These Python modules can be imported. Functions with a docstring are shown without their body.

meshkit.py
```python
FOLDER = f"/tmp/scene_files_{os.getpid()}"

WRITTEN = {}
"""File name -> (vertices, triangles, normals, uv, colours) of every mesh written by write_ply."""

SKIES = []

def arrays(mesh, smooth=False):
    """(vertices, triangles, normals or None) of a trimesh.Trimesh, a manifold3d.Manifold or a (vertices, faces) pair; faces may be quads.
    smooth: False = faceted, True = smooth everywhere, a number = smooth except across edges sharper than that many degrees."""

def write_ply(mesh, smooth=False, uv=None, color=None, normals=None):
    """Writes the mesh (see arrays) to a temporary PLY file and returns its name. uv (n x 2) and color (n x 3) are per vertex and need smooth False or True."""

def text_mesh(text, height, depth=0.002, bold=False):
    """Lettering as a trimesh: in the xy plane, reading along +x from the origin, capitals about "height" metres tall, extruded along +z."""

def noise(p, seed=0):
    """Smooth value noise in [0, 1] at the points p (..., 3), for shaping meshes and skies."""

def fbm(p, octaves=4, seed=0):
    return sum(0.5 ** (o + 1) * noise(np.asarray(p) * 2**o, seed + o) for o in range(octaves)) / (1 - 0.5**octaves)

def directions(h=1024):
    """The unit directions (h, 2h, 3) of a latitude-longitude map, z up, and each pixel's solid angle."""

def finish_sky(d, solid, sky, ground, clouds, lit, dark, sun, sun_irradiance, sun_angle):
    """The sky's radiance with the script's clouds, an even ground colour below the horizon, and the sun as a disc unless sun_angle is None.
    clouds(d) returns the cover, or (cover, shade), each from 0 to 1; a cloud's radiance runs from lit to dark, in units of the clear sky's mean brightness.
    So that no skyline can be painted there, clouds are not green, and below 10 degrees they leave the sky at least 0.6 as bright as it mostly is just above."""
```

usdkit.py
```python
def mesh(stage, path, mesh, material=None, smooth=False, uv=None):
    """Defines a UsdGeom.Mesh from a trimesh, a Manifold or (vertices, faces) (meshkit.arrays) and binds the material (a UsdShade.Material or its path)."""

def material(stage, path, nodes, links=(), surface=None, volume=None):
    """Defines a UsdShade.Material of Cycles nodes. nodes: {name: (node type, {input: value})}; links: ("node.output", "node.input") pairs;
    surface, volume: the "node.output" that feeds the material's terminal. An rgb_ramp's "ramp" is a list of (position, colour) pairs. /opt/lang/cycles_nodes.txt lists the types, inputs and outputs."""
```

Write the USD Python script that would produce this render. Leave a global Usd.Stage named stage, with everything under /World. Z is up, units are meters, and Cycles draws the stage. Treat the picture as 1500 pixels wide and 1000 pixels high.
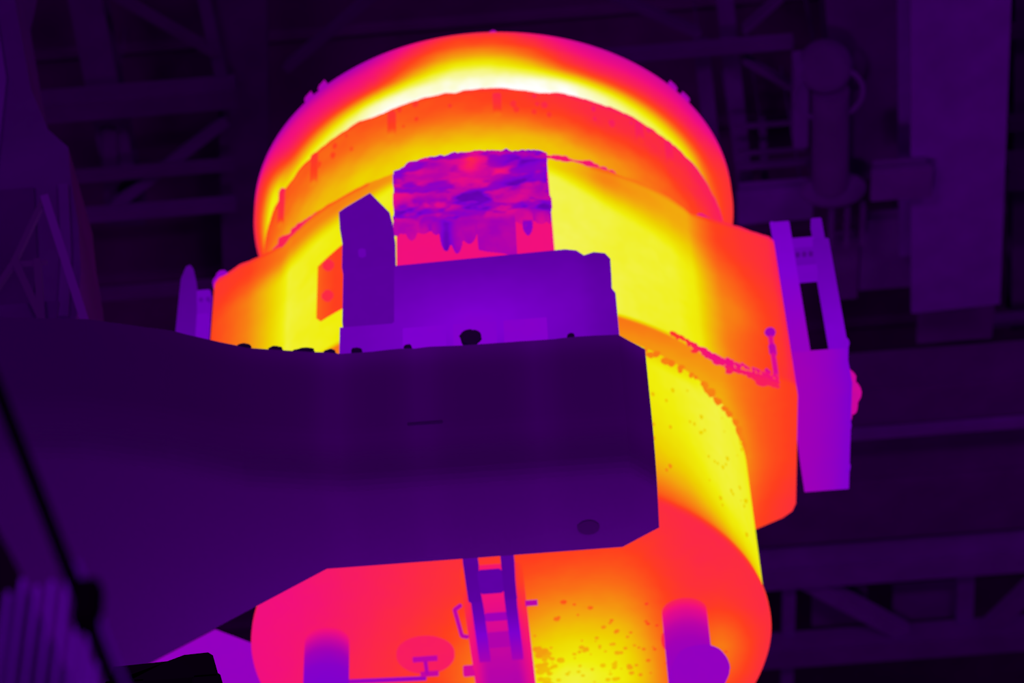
import math, random
import numpy as np, trimesh
from trimesh.creation import box as tbox, cylinder as tcyl, icosphere, extrude_polygon
from shapely.geometry import Polygon
from pxr import Usd, UsdGeom, UsdLux, UsdShade, Sdf, Gf, Vt
import usdkit, meshkit

# A steel mill seen by a thermal camera (iron palette).  The ladle and what is bolted to it radiate
# by their own heat; most else is cold steel lit by added violet fill lights and by the ladle.
# Units metres, z up, origin at the centre of the ladle's bottom plate; the shop floor is 13 m below.
stage = Usd.Stage.CreateInMemory()
UsdGeom.SetStageUpAxis(stage, UsdGeom.Tokens.z)
UsdGeom.SetStageMetersPerUnit(stage, 1.0)
UsdGeom.Xform.Define(stage, '/World')
stage.SetDefaultPrim(stage.GetPrimAtPath('/World'))
UsdGeom.Scope.Define(stage, '/World/Looks')

# ---------------------------------------------------------------- camera
cam = UsdGeom.Camera.Define(stage, '/World/Camera')
R_ = (0.99661977, 0.07451667, -0.03458747)
U_ = (0.0762653, -0.68269984, 0.72670801)
F_ = (-0.030539, 0.72688939, 0.6860752)
C_ = (0.7575, -15.3199, -11.1838)
cam.AddTransformOp().Set(Gf.Matrix4d(*R_, 0, *U_, 0, *(-a for a in F_), 0, *C_, 1))
cam.CreateHorizontalApertureAttr(36.0)
cam.CreateVerticalApertureAttr(24.0)
cam.CreateFocalLengthAttr(36.0 * 3528 / 1500)
cam.CreateClippingRangeAttr(Gf.Vec2f(0.1, 500))
cam.CreateFStopAttr(1.8)
cam.CreateFocusDistanceAttr(12.2)
cam.CreateExposureAttr(0.0)

# ---------------------------------------------------------------- dome and added fill lights
VIOLET = Gf.Vec3f(1.0, 0.10, 0.36)
dome = UsdLux.DomeLight.Define(stage, '/World/dome_light')
dome.CreateColorAttr(VIOLET)
dome.CreateIntensityAttr(0.05)


def add_fill(name, pos, aim, w, h, power):
    """An added fill light without a fixture: a rectangle at pos shining towards aim."""
    l = UsdLux.RectLight.Define(stage, '/World/' + name)
    l.CreateWidthAttr(w); l.CreateHeightAttr(h)
    l.CreateColorAttr(VIOLET); l.CreateIntensityAttr(power)
    d = np.array(aim, float) - np.array(pos, float); d /= np.linalg.norm(d)
    s = np.cross(d, [0, 0, 1.0]) if abs(d[2]) < .99 else np.array([1.0, 0, 0])
    s /= np.linalg.norm(s); u = np.cross(s, d)
    l.AddTransformOp().Set(Gf.Matrix4d(*s, 0, *u, 0, *(-d), 0, *pos, 1))


add_fill('fill_light', (-9, -27, -11.5), (0, 4, 12), 8, 5, 21)  # added fill from behind the camera for the cold steel
add_fill('fill_light_001', (11, -27, -11.5), (2, 4, 12), 8, 5, 21)  # second added fill behind the camera
add_fill('fill_light_002', (0.5, -2.5, -12.8), (0.5, -2.0, 0), 7, 5, 6)  # added at floor level to light undersides and roof
add_fill('fill_light_003', (0.7, 0.5, -3.0), (0.7, -0.6, 0), 1.6, 1.6, 100)  # added below the ladle, unseen, to brighten the arm underside

# ---------------------------------------------------------------- palette and materials
STOPS = [(0.00, (0, 0, 0)), (0.05, (12, 0, 19)), (0.10, (28, 0, 46)), (0.15, (43, 0, 73)), (0.20, (60, 0, 100)), (0.30, (90, 0, 158)),
         (0.38, (125, 0, 208)), (0.46, (165, 0, 180)), (0.54, (215, 8, 150)), (0.60, (242, 15, 125)),
         (0.66, (252, 38, 75)), (0.72, (255, 62, 30)), (0.78, (250, 110, 22)), (0.84, (243, 165, 14)),
         (0.89, (238, 210, 0)), (0.93, (240, 238, 10)), (0.96, (243, 243, 90)), (0.985, (250, 250, 190)), (1.00, (255, 255, 255))]


def lin(c):
    c = np.asarray(c, float) / 255
    return np.where(c <= .04045, c / 12.92, ((c + .055) / 1.055) ** 2.4)


RAMP = [(t, tuple(lin(c))) for t, c in STOPS]
_pt, _pc = np.array([t for t, _ in RAMP]), np.array([c for _, c in RAMP])


def iron(t):
    return np.array([np.interp(t, _pt, _pc[:, k]) for k in range(3)])


_fine = np.linspace(0, 1, 256)
HEAT_RAMP = [(float(t), tuple(np.array([np.interp(np.interp(t, [s for s, _ in STOPS], range(len(STOPS))), range(len(STOPS)), [c[k] for _, c in STOPS]) for k in range(3)]))) for t in _fine]
HEAT_RAMP = [(t, tuple(lin(c))) for t, c in HEAT_RAMP]


def hot_material(name, grain=0.012, scale=9.0):
    """Steel that radiates by its own temperature (primvar 'temperature', 0..1) through the iron palette."""
    return usdkit.material(stage, '/World/Looks/' + name, {
        'u': ('uvmap', {'attribute': 'temperature'}),
        'a': ('separate_xyz', {}),
        'tc': ('texture_coordinate', {}),
        'n': ('noise_texture', {'scale': scale, 'detail': 4.0}),
        'm1': ('math', {'math_type': 'subtract', 'value2': 0.5}),
        'm2': ('math', {'math_type': 'multiply', 'value2': grain}),
        'm3': ('math', {'math_type': 'add'}),
        'r': ('rgb_ramp', {'ramp': HEAT_RAMP}),
        'e': ('emission', {'strength': 1.0}),
    }, [('tc.object', 'n.vector'), ('n.fac', 'm1.value1'), ('m1.value', 'm2.value1'), ('u.UV', 'a.vector'), ('a.x', 'm3.value1'), ('m2.value', 'm3.value2'),
        ('m3.value', 'r.fac'), ('r.color', 'e.color')], surface='e.emission')


_cold = {}


def cold(level, gain=1.0):
    """Cold painted steel: a matt violet-grey whose tone in the iron palette under the fill lights is about 'level'."""
    key = (round(level, 3), round(gain, 2))
    if key not in _cold:
        c = iron(level) * gain
        a = np.array([c[0], 0.03 * c[2], c[2] / 0.36])
        a *= min(1, .85 / a.max())
        _cold[key] = usdkit.material(stage, '/World/Looks/cold_steel_%03d' % len(_cold), {
            'tc': ('texture_coordinate', {}),
            'n': ('noise_texture', {'scale': 1.6, 'detail': 4.0}),
            'r': ('rgb_ramp', {'ramp': [(0.3, tuple(a * .88)), (0.7, tuple(a * 1.12))]}),
            'd': ('diffuse_bsdf', {'roughness': 0.6}),
        }, [('tc.object', 'n.vector'), ('n.fac', 'r.fac'), ('r.color', 'd.color')], surface='d.BSDF')
    return _cold[key]


def warm(level, share=.75, name=None):
    """Steel warmed through: it radiates most of its tone itself and is matt under the fill lights."""
    c = iron(level)
    return usdkit.material(stage, '/World/Looks/' + name, {
        'd': ('diffuse_bsdf', {'color': tuple(np.clip(np.array([c[0] * .3, 0.01, c[2] * .5]), 0, .6))}),
        'e': ('emission', {'color': tuple(c), 'strength': share}),
        's': ('add_closure', {}),
    }, [('d.BSDF', 's.closure1'), ('e.emission', 's.closure2')], surface='s.closure')


def heated(name, level, gain=1.0):
    """Cold painted steel that is also warmed through in places (primvar 'temperature')."""
    c = iron(level) * gain
    return usdkit.material(stage, '/World/Looks/' + name, {
        'u': ('uvmap', {'attribute': 'temperature'}), 'a': ('separate_xyz', {}), 'r': ('rgb_ramp', {'ramp': HEAT_RAMP}), 'e': ('emission', {'strength': 1.0}),
        'd': ('diffuse_bsdf', {'color': (c[0], .03 * c[2], c[2] / .36), 'roughness': .6}), 's': ('add_closure', {}),
    }, [('u.UV', 'a.vector'), ('a.x', 'r.fac'), ('r.color', 'e.color'), ('e.emission', 's.closure1'), ('d.BSDF', 's.closure2')], surface='s.closure')


HOT = hot_material('hot_steel')
HOT_ROUGH = hot_material('hot_scaled_steel', .05, 14)
CRUST = hot_material('slag_crust_heat', .10, 6)

# ---------------------------------------------------------------- scene helpers
_used = {}


def free(path):
    k = _used.get(path, -1) + 1
    _used[path] = k
    return path if k == 0 else '%s_%03d' % (path, k)


def meta(prim, label=None, cat=None, group=None, kind=None):
    for k, v in (('label', label), ('category', cat), ('group', group), ('kind', kind)):
        if v:
            prim.SetCustomDataByKey(k, v)
    return prim


def thing(name, label=None, cat=None, loc=(0, 0, 0), group=None, kind=None):
    x = UsdGeom.Xform.Define(stage, free('/World/' + name))
    x.AddTranslateOp().Set(Gf.Vec3d(*loc))
    return meta(x.GetPrim(), label, cat, group, kind)


def tri(m):
    if isinstance(m, (list,)):
        m = trimesh.util.concatenate([tri(q) for q in m])
    if hasattr(m, 'to_mesh'):
        v, f, _ = meshkit.arrays(m); m = trimesh.Trimesh(v, f, process=False)
    return m


def part(parent, name, mesh, mat, temp=None, label=None, kind=None, smooth=30, loc=None):
    """One mesh under parent.  temp: a number or a function of the vertices (world) giving the temperature."""
    mesh = tri(mesh)
    base = str(parent.GetPath()) if parent is not None else '/World'
    path = free(base + '/' + name)
    if loc is None:
        loc = np.zeros(3)
        p = parent
        while p is not None and str(p.GetPath()) not in ('/World', '/'):
            op = UsdGeom.Xformable(p).GetOrderedXformOps()
            if op:
                loc = loc + np.array(op[0].Get())
            p = p.GetParent()
    mesh = mesh.copy(); mesh.apply_translation(-np.asarray(loc))
    if temp is not None:
        smooth = False
    m = usdkit.mesh(stage, path, mesh, mat, smooth=smooth)
    if temp is not None:
        w = np.asarray(mesh.vertices) + loc
        t = np.full(len(w), float(temp)) if np.isscalar(temp) else np.asarray(temp(w), float)
        UsdGeom.PrimvarsAPI(m).CreatePrimvar('temperature', Sdf.ValueTypeNames.TexCoord2fArray, 'vertex').Set(Vt.Vec2fArray.FromNumpy(np.c_[np.clip(t, 0, 1), 0 * t].astype(np.float32)))
    return meta(m.GetPrim(), label, kind=kind)


def bx(x0, x1, y0, y1, z0, z1, cell=None):
    m = tbox(bounds=[[x0, y0, z0], [x1, y1, z1]])
    if cell:
        v, f = trimesh.remesh.subdivide_to_size(m.vertices, m.faces, cell)
        m = trimesh.Trimesh(v, f)
    return m


def chamfered(x0, x1, y0, y1, z0, z1, c=.02):
    """A box with all its edges cut off at 45 degrees."""
    pts = []
    for sx in (0, 1):
        for sy in (0, 1):
            for sz in (0, 1):
                p = [(x0, x1)[sx], (y0, y1)[sy], (z0, z1)[sz]]
                d = [c * (1 - 2 * s) for s in (sx, sy, sz)]
                for k in range(3):
                    q = [p[i] + (0 if i == k else d[i]) for i in range(3)]
                    pts.append(q)
    return trimesh.convex.convex_hull(np.array(pts))


def prism_xz(poly, y0, y1, cell=None):
    """Outline in x-z, from y0 to y1."""
    m = extrude_polygon(Polygon(poly), y1 - y0, engine='earcut')
    v = m.vertices.copy()
    m = trimesh.Trimesh(np.c_[v[:, 0], y1 - v[:, 2], v[:, 1]], m.faces, process=False)
    if m.volume < 0: m.invert()
    if cell:
        v, f = trimesh.remesh.subdivide_to_size(m.vertices, m.faces, cell); m = trimesh.Trimesh(v, f)
    return m


def prism_xy(poly, z0, z1):
    m = extrude_polygon(Polygon(poly), z1 - z0, engine='earcut')
    m.apply_translation([0, 0, z0])
    return m


def rod(a, b, r, n=16):
    return tcyl(radius=r, segment=[a, b], sections=n)


def bar(a, b, w, h):
    """A square bar from a to b: w wide sideways, h deep."""
    a, b = np.asarray(a, float), np.asarray(b, float)
    d = b - a; L = np.linalg.norm(d); d /= L
    s = np.cross(d, [0, 0, 1.0]) if abs(d[2]) < .95 else np.cross(d, [0, 1.0, 0])
    s /= np.linalg.norm(s); u = np.cross(s, d)
    m = tbox(extents=[L, w, h])
    T = np.eye(4); T[:3, 0], T[:3, 1], T[:3, 2], T[:3, 3] = d, s, np.cross(d, s), (a + b) / 2
    m.apply_transform(T)
    return m


def lathe(profile, n=360, closed=False):
    """Surface of revolution of (r, z) points about z."""
    p = np.array(profile, float); k = len(p)
    a = np.linspace(0, 2 * np.pi, n, endpoint=False)
    v = np.stack([p[:, 0, None] * np.cos(a), p[:, 0, None] * np.sin(a), np.repeat(p[:, 1, None], n, 1)], -1).reshape(-1, 3)
    i, j = np.meshgrid(np.arange(k if closed else k - 1), np.arange(n), indexing='ij')
    q = np.stack([i * n + j, i * n + (j + 1) % n, (i + 1) % k * n + (j + 1) % n, (i + 1) % k * n + j], -1).reshape(-1, 4)
    f = np.vstack([q[:, [0, 1, 2]], q[:, [0, 2, 3]]])
    return trimesh.Trimesh(v, f, process=False)


def fine(profile, step=.03):
    """Resamples a profile every step metres."""
    out = [profile[0]]
    for a, b in zip(profile[:-1], profile[1:]):
        n = max(1, int(math.ceil(math.dist(a, b) / step)))
        out += [(a[0] + (b[0] - a[0]) * i / n, a[1] + (b[1] - a[1]) * i / n) for i in range(1, n + 1)]
    return out


def lump(c, r, seed, squash=(1, 1, 1), rough=.35, sub=2):
    m = icosphere(subdivisions=sub, radius=1.0)
    v = m.vertices * (1 + rough * (meshkit.fbm(m.vertices * 1.7 + seed * 3.1, 3, seed)[:, None] - .5) * 2)
    return trimesh.Trimesh(v * r * np.array(squash) + np.array(c), m.faces, process=False)


def sstep(a, b, x):
    t = np.clip((x - a) / (b - a), 0, 1)
    return t * t * (3 - 2 * t)


def angle(v):
    """Degrees round the ladle: 0 at its front (-y), positive towards +x."""
    return np.degrees(np.arctan2(v[:, 0], -v[:, 1]))

# ================================================================ the setting
part(None, 'floor', bx(-45, 45, -45, 45, -13.3, -13.0), cold(.12)).SetCustomDataByKey('kind', 'structure')
deck = thing('ceiling', kind='structure')
part(deck, 'roof_sheet', bx(-30, 30, -30, 32, 17.0, 17.2), cold(.055, 8))
for k in range(9):
    y = 2.6 + 2.4 * k
    part(deck, 'sheet_rib', chamfered(-30, 30, y, y + .12, 16.86, 17.02), cold(.06, 8))
part(None, 'wall_back', bx(-30, 30, 31.8, 32.2, -13, 17.1), cold(.08)).SetCustomDataByKey('kind', 'structure')

GAIN = 3.2
# ================================================================ roof steelwork
# (kind, name, tone, z of the underside, x0, y0, x1, y1, width, category, label)
STEEL = [
    ('y', 'roof_beam', 0.115, 14.6, -5.58, 4.0, -5.81, 8.89, 0.46, 'roof beam', 'wide dim violet roof beam running from the top left corner past the housing'),
    ('y', 'roof_beam', 0.1, 14.6, -3.43, 4.21, -4.48, 11.54, 0.69, 'roof beam', 'broadest dark violet roof beam just left of the ladle rim'),
    ('y', 'purlin', 0.115, 14.3, -3.98, 3.93, -3.96, 6.67, 0.16, 'purlin', 'slim purlin slanting beside the broad beam left of the rim'),
    ('x', 'roof_girder', 0.112, 14, -6.81, 5.96, -3.77, 6.09, 0.34, 'girder', 'deep cross girder spanning the two left roof beams, uppermost'),
    ('x', 'roof_girder', 0.108, 14, -6.72, 7.3, -3.98, 7.41, 0.14, 'girder', 'thin cross girder in the left bay, second from the top'),
    ('x', 'roof_girder', 0.118, 14, -6.89, 8.05, -4.09, 8.14, 0.17, 'girder', "cross girder in the left bay at the level of the ladle rim's left end"),
    ('x', 'roof_girder', 0.1, 14, -7.24, 9.67, -4.51, 9.77, 0.16, 'girder', 'lowest thin cross girder in the left bay just above the arm'),
    ('d', 'roof_brace', 0.118, 14.2, -5.89, 8.15, -4.01, 6.68, 0.16, 'brace', 'diagonal brace rising to the right in the left bay below the deep girder'),
    ('d', 'roof_brace', 0.105, 14.2, -5.14, 4.35, -3.96, 5.5, 0.09, 'brace', 'thin diagonal brace falling to the right in the top left bay'),
    ('d', 'roof_brace', 0.108, 14.2, -3.05, 5.84, -1.68, 4.67, 0.13, 'brace', 'faint diagonal brace at the top between broad beam and ladle rim'),
    ('y', 'purlin', 0.11, 14.5, -5.72, 6.92, -6.04, 8.77, 0.2, 'purlin', 'short upright purlin beside the wide beam in the left bay'),
    ('y', 'roof_beam', 0.125, 14.6, 2.95, 4.86, 3.32, 9.88, 0.23, 'roof beam', "roof beam beside the ladle rim's right shoulder"),
    ('y', 'purlin', 0.12, 14.5, 2.66, 6.29, 2.84, 9.03, 0.21, 'purlin', "slim purlin just left of the roof beam at the rim's right shoulder"),
    ('x', 'roof_girder', 0.118, 14, 1.07, 5.87, 3.87, 5.95, 0.16, 'girder', "cross girder meeting the roof beam at the rim's right shoulder"),
    ('d', 'roof_brace', 0.115, 14.2, 1.44, 5.03, 2.62, 5.82, 0.11, 'brace', 'diagonal brace falling towards the roof beam right of the rim top'),
    ('d', 'roof_brace', 0.115, 14.2, 3.22, 5.84, 3.73, 5.3, 0.08, 'brace', 'short diagonal brace at the top edge right of the shoulder beam'),
    ('d', 'roof_brace', 0.112, 14.2, 3.22, 6.34, 3.9, 6.93, 0.09, 'brace', 'faint diagonal brace below the right shoulder cross girder'),
    ('x', 'roof_girder', 0.115, 14, 3.0, 7.35, 3.91, 7.38, 0.06, 'girder', 'slender cross girder above the small right-hand openings'),
    ('x', 'roof_girder', 0.115, 14, 3.09, 7.86, 4.06, 7.9, 0.05, 'girder', 'slenderest cross girder between the small right-hand openings'),
    ('x', 'roof_girder', 0.118, 14, 3.09, 8.11, 4.16, 8.17, 0.08, 'girder', 'cross girder right above the walkway deck'),
    ('y', 'purlin', 0.12, 14.5, 3.5, 7.74, 3.56, 9.25, 0.1, 'purlin', 'short purlin between the small right-hand openings'),
    ('p', 'walkway_deck', 0.15, 13.7, 3.06, 8.68, 4.15, 8.72, 0.61, 'walkway', "violet walkway deck plate behind the right bracket's post tips"),
    ('y', 'duct', 0.112, 13.7, 4.69, 4.12, 5.0, 8.25, 1.02, 'duct', 'wide dark duct running between hoist and pale girder'),
    ('p', 'junction_box', 0.125, 11.7, 4.63, 6.54, 5.43, 6.58, 0.52, 'box', "violet junction box against the pale girder's left edge"),
    ('p', 'plated_box', 0.125, 13.4, 4.8, 9.54, 5.64, 9.56, 1.38, 'box', 'tall plated box below the junction box'),
    ('p', 'plated_box', 0.11, 13.3, 4.3, 9.69, 4.77, 9.71, 1.19, 'box', 'narrow dark plated box just right of the ladder-shaped bracket'),
    ('p', 'plated_box', 0.105, 12.8, 5.59, 10.49, 6.69, 10.49, 0.66, 'box', "low dark plated box below the pale girder's end"),
    ('y', 'box_girder', 0.165, 12, 5.64, 2.92, 5.94, 9.27, 1.23, 'girder', 'broad pale violet girder at the right, brightest of the roof steel'),
    ('y', 'roof_beam', 0.1, 14.6, 7.18, 5.29, 7.67, 12.59, 0.5, 'roof beam', 'dark roof beam cut by the right edge of the photo'),
    ('x', 'roof_girder', 0.085, 14, 6.79, 6.0, 7.36, 6.03, 0.17, 'girder', 'topmost dark cross girder at the right edge'),
    ('x', 'roof_girder', 0.085, 14, 6.91, 7.68, 7.51, 7.71, 0.18, 'girder', 'second dark cross girder at the right edge'),
    ('x', 'roof_girder', 0.1, 14, 6.98, 8.6, 7.59, 8.63, 0.42, 'girder', 'wider dark cross girder at the right edge beside the pale girder'),
    ('x', 'roof_girder', 0.12, 14, 6.92, 11.72, 7.86, 11.73, 0.16, 'girder', "short violet cross girder at the right edge below the pale girder's end"),
    ('x', 'crane_rail', 0.135, 12, 3.88, 11.8, 7.7, 11.87, 0.14, 'rail', 'thin lighter crane rail crossing to the right edge'),
    ('x', 'crane_girder', 0.105, 12.2, 3.89, 11.09, 7.67, 11.16, 0.79, 'girder', 'dark crane girder right above the thin crane rail'),
    ('x', 'crane_girder', 0.1, 12.2, 3.09, 13.18, 7.89, 13.5, 1.4, 'girder', 'deepest dark crane girder right below the thin crane rail'),
    ('x', 'truss_chord', 0.13, 12, 2.96, 14.91, 7.98, 14.95, 0.47, 'truss', 'upper truss chord at the lower right'),
    ('x', 'truss_chord', 0.118, 12, 2.95, 17.1, 8.16, 16.87, 0.41, 'truss', 'lower truss chord at the lower right'),
    ('y', 'truss_post', 0.13, 12.3, 3.72, 15.25, 3.7, 19.64, 0.2, 'truss', 'truss post right beside the ladle bottom'),
    ('y', 'truss_post', 0.125, 12.3, 6.53, 15.41, 6.62, 17.52, 0.27, 'truss', 'truss post near the right edge, between the chords'),
    ('d', 'truss_diagonal', 0.13, 12.1, 3.94, 15.46, 5.58, 17.06, 0.29, 'truss', 'truss diagonal falling to the right beside the ladle bottom'),
    ('d', 'truss_diagonal', 0.12, 12.1, 8.04, 15.33, 6.73, 17.55, 0.29, 'truss', 'truss diagonal at the right edge falling towards the truss post'),
    ('p', 'gusset_panel', 0.105, 12.6, 4.13, 16.87, 5.03, 16.89, 0.9, 'panel', 'dark gusset panel between left truss post and diagonal'),
    ('p', 'gusset_panel', 0.11, 12.6, 5.46, 16.98, 6.56, 16.96, 0.7, 'panel', 'dark gusset panel left of the right-hand truss post'),
]
TRUSS = []
GROUPS = {'roof_beam': 'roof beams', 'purlin': 'purlins', 'roof_girder': 'cross girders under the roof', 'roof_brace': 'roof braces', 'plated_box': 'plated boxes', 'crane_girder': 'crane girders', 'gusset_panel': 'gusset panels'}
for kind, name, tone, z, x0, y0, x1, y1, w, cat, label in STEEL:
    if name.startswith('truss'):
        TRUSS.append((kind, name, tone, z, x0, y0, x1, y1, w))
        continue
    t = thing(name, label, cat, ((x0 + x1) / 2, (y0 + y1) / 2, z), group=GROUPS.get(name))
    mat = cold(.085 + (tone - .085) * .75, round(float(np.interp((y0 + y1) / 2, [3, 9, 16], [2.6, 3.4, 5.0])), 1))    # far steel coloured lighter to make up for the weaker light there
    if kind in 'xy':          # an I section: two flanges and a web, square to the hall
        tf = max(.02, w * .08)
        if kind == 'x':
            part(t, 'bottom_flange', chamfered(x0, x1, y0, y0 + w, z, z + tf, tf * .2), mat)
            part(t, 'web', bx(x0, x1, y0 + .004, y0 + w * .3, z + tf, z + w - tf), mat)
            part(t, 'top_flange', chamfered(x0, x1, y0, y0 + w, z + w - tf, z + w, tf * .2), mat)
        else:
            a, b = np.array([x0, y0]), np.array([x1, y1]); d = (b - a) / np.linalg.norm(b - a); s = np.array([d[1], -d[0]])
            def strip(h, za, zb):
                return prism_xy([a - s * h, a + s * h, b + s * h, b - s * h], za, zb)
            part(t, 'bottom_flange', strip(w / 2, z, z + tf), mat)
            part(t, 'web', strip(w * .12, z + tf, z + w - tf), mat)
            part(t, 'top_flange', strip(w / 2, z + w - tf, z + w), mat)
        if name == 'purlin':
            part(t, 'hanger_rod', rod((x0, y0 + .2, z + w), (x0, y0 + .2, 17.0), .012, 6), mat)
    elif kind == 'd':         # an angle: two legs
        part(t, 'flat_leg', bar((x0, y0, z), (x1, y1, z), w, .03), mat)
        part(t, 'upright_leg', bar((x0, y0, z + .1), (x1, y1, z + .1), .03, .17), mat)
    else:                     # a plated box with a rim
        h = w * .9
        part(t, 'plate', chamfered(x0, x1, y0 - w / 2, y0 + w / 2, z, z + .12, .02), mat)
        for hx in () if name == 'junction_box' else (x0 + .1, x1 - .1):
            part(t, 'hanger_rod', rod((hx, y0 + w / 2 - .1, z + .2), (hx, y0 + w / 2 - .1, 17.0), .012, 6), mat)
        part(t, 'edge_rim', chamfered(x0 + .04, x1 - .04, y0 - w / 2 + .03, y0 + w / 2 - .03, z + .12, z + .3, .02), mat)

t = thing('lattice_truss', 'dim violet lattice truss with posts and diagonals at the lower right', 'truss', (5.5, 15, 12))
for kind, name, tone, z, x0, y0, x1, y1, w in TRUSS:
    mat = cold(.085 + (tone - .085) * .75, 5.0)
    if kind == 'x':
        c = part(t, name[6:], chamfered(x0, x1, y0, y0 + w, z, z + w, .02), mat)
        part(c, 'bottom_flange', chamfered(x0, x1, y0 - .03, y0 + w + .03, z - .03, z, .008), mat)
    else:
        part(t, name[6:], bar((x0, y0, z + .1), (x1, y1, z + .1), w, .2), mat)

# the hoist hanging below the roof: motor, drum, clamp, cable guide
h = thing('hoist_unit', 'dim violet hoist with rounded motor head and long drum under the roof', 'hoist', (4.2, 6.0, 12.9))
part(h, 'suspension_rod', rod((4.25, 6.6, 13.1), (4.25, 6.6, 17.0), .03, 8), cold(.1, GAIN))
part(h, 'motor_head', lump((4.18, 5.6, 13.1), .36, 4, (1, 1, 1), .06, 3), cold(.112, GAIN))
part(h, 'drum', rod((4.24, 5.9, 12.95), (4.27, 7.6, 12.95), .25, 28), cold(.108, GAIN))
part(h, 'end_cap', lump((4.32, 7.75, 13.0), .42, 7, (1.1, .6, .6), .05, 3), cold(.118, GAIN))
ring = trimesh.creation.torus(.45, .035, 40, 10); ring.apply_translation((4.22, 5.95, 12.95))
part(h, 'clamp_ring', ring, cold(.118, GAIN))
part(h, 'side_plate', chamfered(3.76, 3.96, 5.45, 6.9, 12.95, 13.3), cold(.12, GAIN))
for k in range(3):
    part(h, 'hanger_leg', chamfered(4.26 + .22 * k, 4.33 + .22 * k, 8.0, 8.75, 12.85, 13.0, .01), cold(.11, GAIN))

# ================================================================ the ladle
L = thing('steel_ladle', 'huge glowing steel ladle with white-hot neck, yellow belt and red bottom', 'ladle')
rng = np.random.default_rng(5)


def rim_temp(v):
    s, z = angle(v), v[:, 2]
    a = np.abs(s)
    mid = np.interp(z, [4.2, 4.36, 4.46, 4.54, 4.60, 4.65, 4.70, 4.78, 4.85, 4.88], [1.0, 1.0, .99, .965, .91, .82, .74, .715, .665, .50])
    left = np.interp(z, [4.2, 4.32, 4.44, 4.53, 4.60, 4.66, 4.72, 4.80, 4.86, 4.88], [.955, .945, .925, .80, .675, .605, .555, .50, .455, .40])
    right = np.interp(z, [4.2, 4.32, 4.44, 4.51, 4.58, 4.64, 4.70, 4.80, 4.86, 4.88], [.965, .96, .94, .87, .735, .65, .585, .55, .51, .43])
    far = np.interp(z, [4.2, 4.4, 4.5, 4.6, 4.7, 4.8, 4.87], [.90, .84, .78, .72, .68, .63, .55])
    hot_side = sstep(4.62, 4.46, z)
    k = sstep(3, 30, a) * (1 - hot_side) + sstep(18, 62, a) * hot_side
    kr = sstep(58, 80, s)
    t = mid + (np.where(s < 0, left, right) - mid) * k
    t = t + (far - t) * kr
    lim = np.interp(z, [4.2, 4.57, 4.62, 4.66, 4.70, 4.8, 4.87], [.94, .93, .82, .71, .64, .55, .44])
    t = t + (lim - t) * sstep(-52, -70, s)
    t += .03 * (meshkit.fbm(np.c_[v[:, 0] * 4, v[:, 1] * 4, z * 5], 3, 2) - .5) * (a < 25)
    return t


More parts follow.
